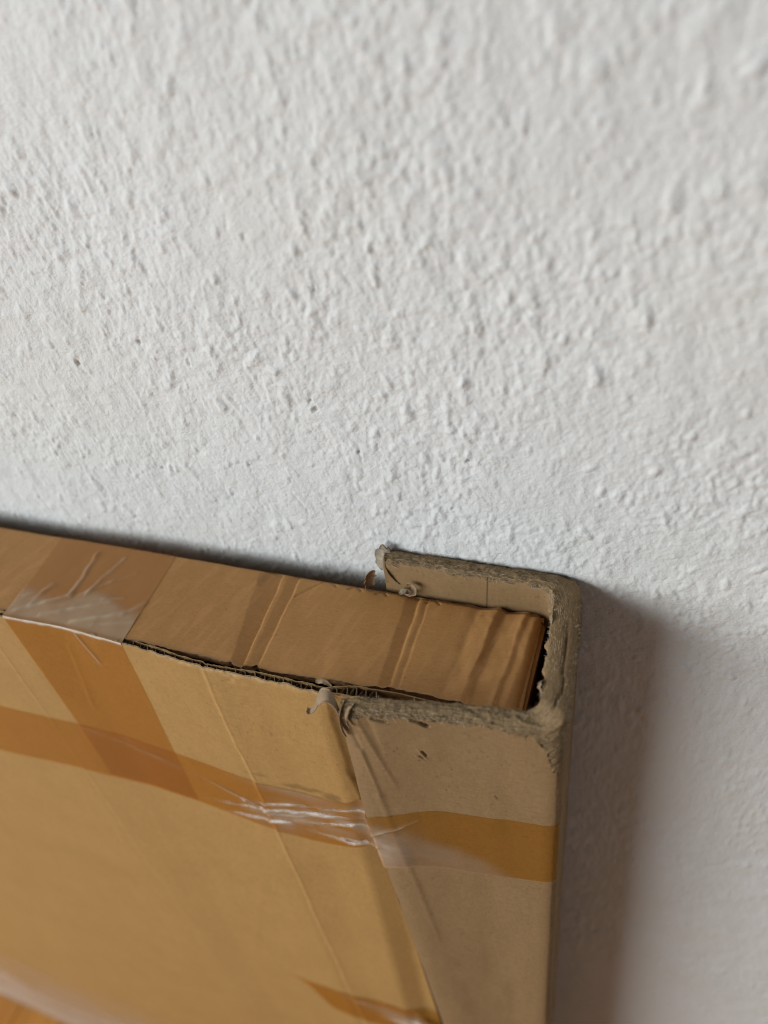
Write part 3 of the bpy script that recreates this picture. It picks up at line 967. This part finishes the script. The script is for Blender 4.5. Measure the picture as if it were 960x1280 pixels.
# end of the back flap: hanging flake and split plies
ribbon("torn_shred", [(-68.0, 61.5, 16.4), (-71.4, 61.0, 15.8), (-72.4, 60.2, 11.0), (-71.6, 59.4, 6.0)],
       [2.4, 3.0, 2.8, 1.8], M_SHRED, CAP, 521, normal=(-0.6, -1.0, 0), ragged=0.6, torn=1.0, thick=0.9)
ribbon("torn_shred", [(-69.5, 57.6, 15.5), (-69.2, 56.6, 10.0), (-66.5, 56.4, 5.0), (-63.4, 56.4, 2.0)],
       [0.8, 1.0, 0.8, 0.4], M_SHRED, CAP, 523, normal=(-1, -0.8, 0), ragged=0.4)
# liner flakes on the inner corner and along the side wall
for sd, pts, wd in ((531, [(1.5, 55.0, 13.8), (2.6, 52.0, 14.8), (3.2, 48.0, 15.0), (4.0, 45.0, 13.4)], [0.3, 1.0, 0.6, 0.1]),
                    (535, [(4.2, 45.0, 13.0), (4.0, 42.5, 14.2), (4.6, 40.0, 14.4), (5.0, 37.5, 13.0)], [0.3, 1.1, 0.6, 0.1]),
                    (543, [(7.2, 12.0, 12.6), (5.8, 10.5, 13.6), (5.6, 8.0, 13.6), (7.0, 6.0, 12.6)], [0.3, 0.9, 0.6, 0.1])):
    ribbon("torn_shred", pts, wd, M_SHRED, CAP, sd, normal=(-0.7, 0, 0.7), ragged=0.7, thick=0.12)
# slit in the liner on the inside of the back flap
# loose scraps on the back edge of the box
ribbon("torn_scrap", [(-77.0, 55.0, -0.6), (-77.0, 54.6, 2.4), (-76.2, 54.4, 6.0), (-74.0, 54.0, 10.5)], [1.8, 2.6, 2.7, 1.2], M_SHRED, BOX, 551, normal=(0.9, -0.8, 0.1), ragged=0.3, torn=0.0)
ribbon("torn_scrap", [(-60.5, 53.0, 0.3), (-57.6, 52.0, 0.6), (-55.4, 52.5, 2.6), (-55.8, 54.0, 5.0), (-57.6, 54.6, 5.6), (-58.6, 54.4, 4.4)], [0.5, 0.9, 1.2, 1.2, 0.9, 0.5], M_SHRED, BOX, 557, normal=(0.2, -1, -0.4), ragged=0.35)
ribbon("torn_scrap", [(-63.0, 54.5, 0.0), (-61.4, 53.4, 1.2), (-59.6, 53.2, 1.3), (-58.0, 53.6, 0.4)], [0.5, 1.3, 1.4, 0.6], M_SHRED, BOX, 559, normal=(0, -0.4, 1), ragged=0.4, torn=0.9)
ribbon("torn_scrap", [(-72.6, -1.0, 0.2), (-73.2, -1.4, 2.8), (-75.4, -1.8, 4.2), (-77.8, -1.4, 2.2), (-78.6, -0.6, -0.2)], [0.4, 1.0, 1.2, 0.8, 0.4], M_FLUTE, BOX, 563, normal=(0.2, -1, 0.2), ragged=0.4)


# ------------------------------------------------------------------ PACKING TAPE
def tape_over_top():
    """strip that runs over the upper edge: down the front, across the top and down the back"""
    front_z = -np.concatenate([np.arange(0, 3, 0.4), np.arange(3, 128, 1.2)])[::-1]
    prof = [('f', z) for z in front_z] + [('t', s) for s in np.linspace(0.0, 1.0, 70)] + [('b', z) for z in (-3.5, -8, -20, -40)]
    n = len(prof); m = 110
    a = np.linspace(0, 1, m)
    X = np.zeros((n, m)); Y = X.copy(); Z = X.copy(); Lf = X.copy()
    for i, (k_, q) in enumerate(prof):
        if k_ == 'f':
            xl = np.interp(q, [-128, -82, 0], [-230.5, -232, -237.5]); xr = np.interp(q, [-128, -82, 0], [-172.5, -172.2, -170.5])
            x = xl + (xr - xl) * a
            X[i] = x; Z[i] = q + 0.35; Y[i] = panel_y(x, np.full(m, q)) - 0.22
            Lf[i] = 0.95 * sstep(-1.9, -0.5, q + 0.4 * noise(x / 4, 0 * x, seed=601)) + 0.10 * sstep(-3.5, -0.5, q)  # bright highlight along the folded rim, painted as milky white
            w_ = 0.35 * np.exp(-(seg_dist(x, q + 0 * x, (-197, -3), (-191, -20))[0] / 0.9) ** 2)
            Y[i] -= w_ * 2; Lf[i] += w_ * 0.8
        elif k_ == 't':
            xl = -237.5 - 11.0 * q; xr = -170.5 - 7.5 * q
            x = xl + (xr - xl) * a
            y0 = panel_y(x, np.zeros(m)) + 0.2
            y = y0 + (55.2 - y0) * q
            z = flap_z(x, np.clip(y, 1.2, 55.2)) + 0.25
            # lifted bridge from the front rim back to the flap, with radiating wrinkles
            reach = 21 - 8 * np.abs(a - 0.45) + 7 * noise(a * 3.2, 0 * a, seed=605)
            near = 1 - sstep(reach - 8, reach, y)
            z = z * (1 - near) + near * (0.35 + 0.2 * noise(a * 6, 0 * a + y / 9, seed=606))
            wr = 0
            lw = 0
            for (p, r_, am, wd) in (((-234, 3), (-214, 17), 1.5, 1.3), ((-214, 17), (-219, 46), 1.5, 1.2), ((-206, 20), (-203, 46), 1.0, 1.1), ((-209, 19), (-199, 30), 0.8, 1.0),
                                    ((-219, 3), (-192, 18), 1.1, 1.3), ((-202, 3), (-180, 13), 1.2, 1.2), ((-180, 13), (-174, 21), 1.0, 1.3), ((-190, 4), (-172, 10), 0.6, 1.0),
                                    ((-230, 8), (-228, 22), 0.8, 1.2), ((-196, 19), (-186, 22), 0.6, 0.9), ((-236, 12), (-226, 21), 0.7, 1.2), ((-200, 30), (-190, 38), 0.4, 0.9)):
                d, t, s = seg_dist(x + 0.8 * noise(y / 5, x / 9, seed=608), y, p, r_)
                e = np.exp(-(d / wd) ** 2) * (0.65 + 0.5 * noise(x / 4, y / 4, seed=609)); wr = wr + am * e
                lw = lw + 0.8 * np.exp(-(d / (wd * 0.8)) ** 2) * am * (0.7 + 0.5 * noise(x / 3, y / 5, seed=611))
            X[i] = x; Y[i] = y; Z[i] = z + 0.55 * np.maximum(wr, 0) + 0.12 * noise(x / 6, y / 6, seed=610) * near
            Lf[i] = np.clip(0.50 * near * (1 - 0.75 * sstep(.05, .0, q)) + 0.52 * lw, 0, 1)
        else:
            xl = -248.5; xr = -178.0
            X[i] = xl + (xr - xl) * a; Y[i] = 55.5; Z[i] = q
    v, f = sheet(X, Y, Z)
    f = f[:, ::-1]
    o = mesh_obj("packing_tape", v, f, M_TAPE, BOX, {'lift_shine': np.clip(Lf, 0, 1).ravel()})
    # the part on the top face reads clearer and redder than the front: second slot
    o.data.materials.append(M_TAPE_TOP)
    nf = len(front_z)
    mi = np.zeros(len(o.data.polygons), np.int32)
    mi[(nf - 1) * (m - 1):] = 1
    o.data.polygons.foreach_set("material_index", mi)
    o["label"] = "clear tape strip over the upper edge, lifted and wrinkled"
    return o


tape_over_top()


def wrap_path(ys_front):
    """plan view of the front face for a horizontal tape: panel, bridge, protector face, round the corner"""
    pts = []
    xs = np.concatenate([np.linspace(XL, -340, 30), np.arange(-338, -66, 1.0)])
    for x in xs: pts.append((x, None))
    return pts


def tape_across(name, ztop, zbot, x_start, wrinkles, lift_fn, end_u, seed, mat=None):
    """ztop/zbot: lists of (x, z); follows panel then steps up on to the protector and round its corner"""
    m = 74
    cols = []
    a = np.linspace(0, 1, m)
    xs = np.concatenate([np.arange(x_start, -340, 10.0) if x_start < -340 else [], np.arange(max(x_start, -340), -170, 1.5), np.arange(-170, -68, 0.7)])
    for x in xs:
        cols.append(('p', x))
    # protector from its left edge to the right and round the corner
    for uu in np.arange(LP - 0.2, end_u, -0.7):
        cols.append(('c', uu))
    n = len(cols)
    X = np.zeros((n, m)); Y = X.copy(); Z = X.copy(); Lf = X.copy()
    for i, (k_, q) in enumerate(cols):
        if k_ == 'p':
            zt = float(smooth_interp(q, ztop, 5)); zb = float(smooth_interp(q, zbot, 5))
            z = zb + (zt - zb) * a
            x = np.full(m, q); y = panel_y(x, z) - 0.3
        else:
            zt0 = -65.0
            x0, y0 = outer_xy(np.full(m, q), np.full(m, zt0))
            zt = float(smooth_interp(x0[0], ztop, 3)); zb = float(smooth_interp(x0[0], zbot, 3))
            z = zb + (zt - zb) * a
            x, y = outer_xy(np.full(m, q), z)
            fw = float(np.interp(q, ua, front_w))
            nx = np.interp(q, ua, NX); ny = np.interp(q, ua, NY)
            off = 0.42 + 0.28 * noise(x / 14, z / 40, y / 14, seed=447) + (cap_face_relief(np.where(x < 0, x / front_shrink(z), x), z) * sstep(5, -6, x) if fw > 0.6 else 0) + 0.2 + 0.6 * sstep(-38, -50, x)
            x = x + nx * off; y = y + ny * off
        X[i], Y[i], Z[i] = x, y, z
    # ease the strip over the step with extra columns
    j = int(np.argmax([k_ == 'c' for k_, q in cols]))
    if 0 < j < n:
        tt = np.linspace(0, 1, 14)[1:-1][:, None]
        tz = tt * tt * (3 - 2 * tt)
        mid = [(P[j - 1] + (P[j] - P[j - 1]) * w_) for P, w_ in ((X, tt), (Y, tz), (Z, tt))]
        X, Y, Z = (np.concatenate([P[:j], q, P[j:]]) for P, q in zip((X, Y, Z), mid))
        n = len(X)
    # the tape bridges the step between the panel and the protector smoothly
    br = (X[:, 0] > -84) & (X[:, 0] < -44)
    idx = np.where(br)[0]
    if len(idx) > 4:
        Ys = Y.copy()
        for _ in range(30):
            Ys[idx] = np.minimum(Y[idx], (Ys[idx - 1] + Ys[np.minimum(idx + 1, n - 1)]) * 0.5)
        Y = Ys
    h = 0; lw = 0
    for (p, r_, am, wd) in wrinkles:
        d, t, s = seg_dist(X + 0.6 * noise(Z / 4, X / 10, seed=seed), Z + 0.5 * noise(X / 6, Z / 8, seed=seed + 1), p, r_)
        e = np.exp(-(d / wd) ** 2) * np.sin(np.clip(t, 0.06, 0.94) * np.pi) ** 0.5
        h = h + am * e * (0.9 + 0.2 * noise(X / 6, Z / 3, seed=seed + 2)); lw = np.maximum(lw, e ** 2 * min(1, am))
    h = np.maximum(h, 0)
    Y = Y - h * np.where(X > 4, 0, 1)
    Lf = np.clip(lift_fn(X, Z) + 0.7 * lw * (0.75 + 0.5 * noise(X / 5, Z / 3, seed=seed + 5)), 0, 1)  # lifted haze, plus wrinkle glints painted white along the crests
    v, f = sheet(X, Y, Z)
    return mesh_obj(name, v, f, mat or M_TAPE, BOX, {'lift_shine': Lf.ravel()})


H_TOP = [(-1150, -88), (-284, -83.7), (-230, -80.5), (-134, -84), (-100, -83.5), (-84, -83.5), (-74, -79), (-61, -66.5), (-44, -60.5), (-33, -57.5), (-14, -57), (14, -54.5), (40, -52)]
H_BOT = [(-1150, -146), (-316, -138), (-251, -130), (-170, -128), (-135, -129), (-100, -129), (-78, -122), (-60, -108), (-44, -104), (-16, -105.5), (14, -101), (40, -98)]
wr_main = [((-236, -82), (-160, -99), 0.45, 0.55), ((-160, -99), (-120, -110), 1.1, 0.8), ((-215, -90), (-165, -101), 0.2, 0.5),
           ((-168, -121), (-66, -90), 1.9, 0.75), ((-157, -126), (-100, -112), 1.9, 0.8), ((-110, -113), (-60, -92), 1.5, 0.7),
           ((-138, -106), (-92, -92), 1.7, 0.8), ((-96, -94), (-58, -80), 1.2, 0.7), ((-140, -117), (-92, -101), 0.9, 0.7),
           ((-92, -119), (-64, -110), 2.4, 1.7), ((-104, -119), (-78, -114), 0.8, 0.8), ((-66, -84), (-40, -66), 0.8, 0.7)]


def lift_main(x, z):
    # cloudy patch where the strip is buckled over the step
    c = np.exp(-((x + 90) / 42) ** 4)
    zc = -101 + 0.42 * (x + 90)
    w = np.exp(-((z - zc) / 13) ** 2)
    n_ = 0.55 + 0.7 * noise(x / 9, z / 5, seed=701)
    l = 0.30 * c * w * n_
    l = l + 0.28 * np.exp(-((x + 62) / 12) ** 2 - ((z + 94) / 14) ** 2)
    l = l + 0.22 * np.exp(-((x + 108) / 20) ** 2 - ((z + 84) / 5) ** 2)
    ln_ = interp(x, [(-70, -66), (-55, -75), (-35, -83), (-14, -93), (0, -104), (20, -115)]) + 1.5 * noise(x / 5, z / 4, seed=704)
    l = l + 0.17 * sstep(-66, -56, x) * sstep(6, -7, z - ln_) * (1 - sstep(-20, 4, x) * 0.6)
    return l


tape_across("packing_tape", H_TOP, H_BOT, XL, wr_main, lift_main, u_side1 - 1.0, 720)["label"] = \
    "amber tape band across the front, buckled where it steps on to the grey sleeve"

L_TOP = [(-160, -360), (-150, -358.8), (-123, -350.4), (-90, -343), (-52, -335.6), (0, -322), (40, -316)]
L_BOT = [(-160, -361), (-150, -375), (-143, -398), (-90, -395), (-52, -384), (0, -368), (40, -362)]
tape_across("packing_tape", L_TOP, L_BOT, -156, [((-95, -372), (-50, -356), 2.2, 2.6), ((-80, -362), (-45, -352), 1.5, 2.0), ((-126, -355), (-84, -360), 0.8, 1.6)],
            lambda x, z: 0.3 * np.exp(-((x + 70) / 28) ** 2) * np.exp(-((z + 362) / 10) ** 2) + 0 * x, u_side1 - 1.0, 740)


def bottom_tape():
    """wide clear tape folded round the foot of the box, reflected sheen painted in as milky colour"""
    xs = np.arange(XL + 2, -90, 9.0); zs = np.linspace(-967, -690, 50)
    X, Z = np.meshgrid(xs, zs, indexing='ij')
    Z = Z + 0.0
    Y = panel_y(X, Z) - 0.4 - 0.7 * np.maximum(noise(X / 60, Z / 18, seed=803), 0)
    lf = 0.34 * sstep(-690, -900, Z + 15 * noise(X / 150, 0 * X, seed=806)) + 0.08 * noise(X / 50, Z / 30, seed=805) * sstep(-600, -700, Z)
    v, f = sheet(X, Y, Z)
    o = mesh_obj("packing_tape", v, f, M_TAPE_FOOT, BOX, {'lift_shine': np.clip(lf, 0, 1).ravel()})
    o["label"] = "wide clear tape along the foot of the box with painted sheen"


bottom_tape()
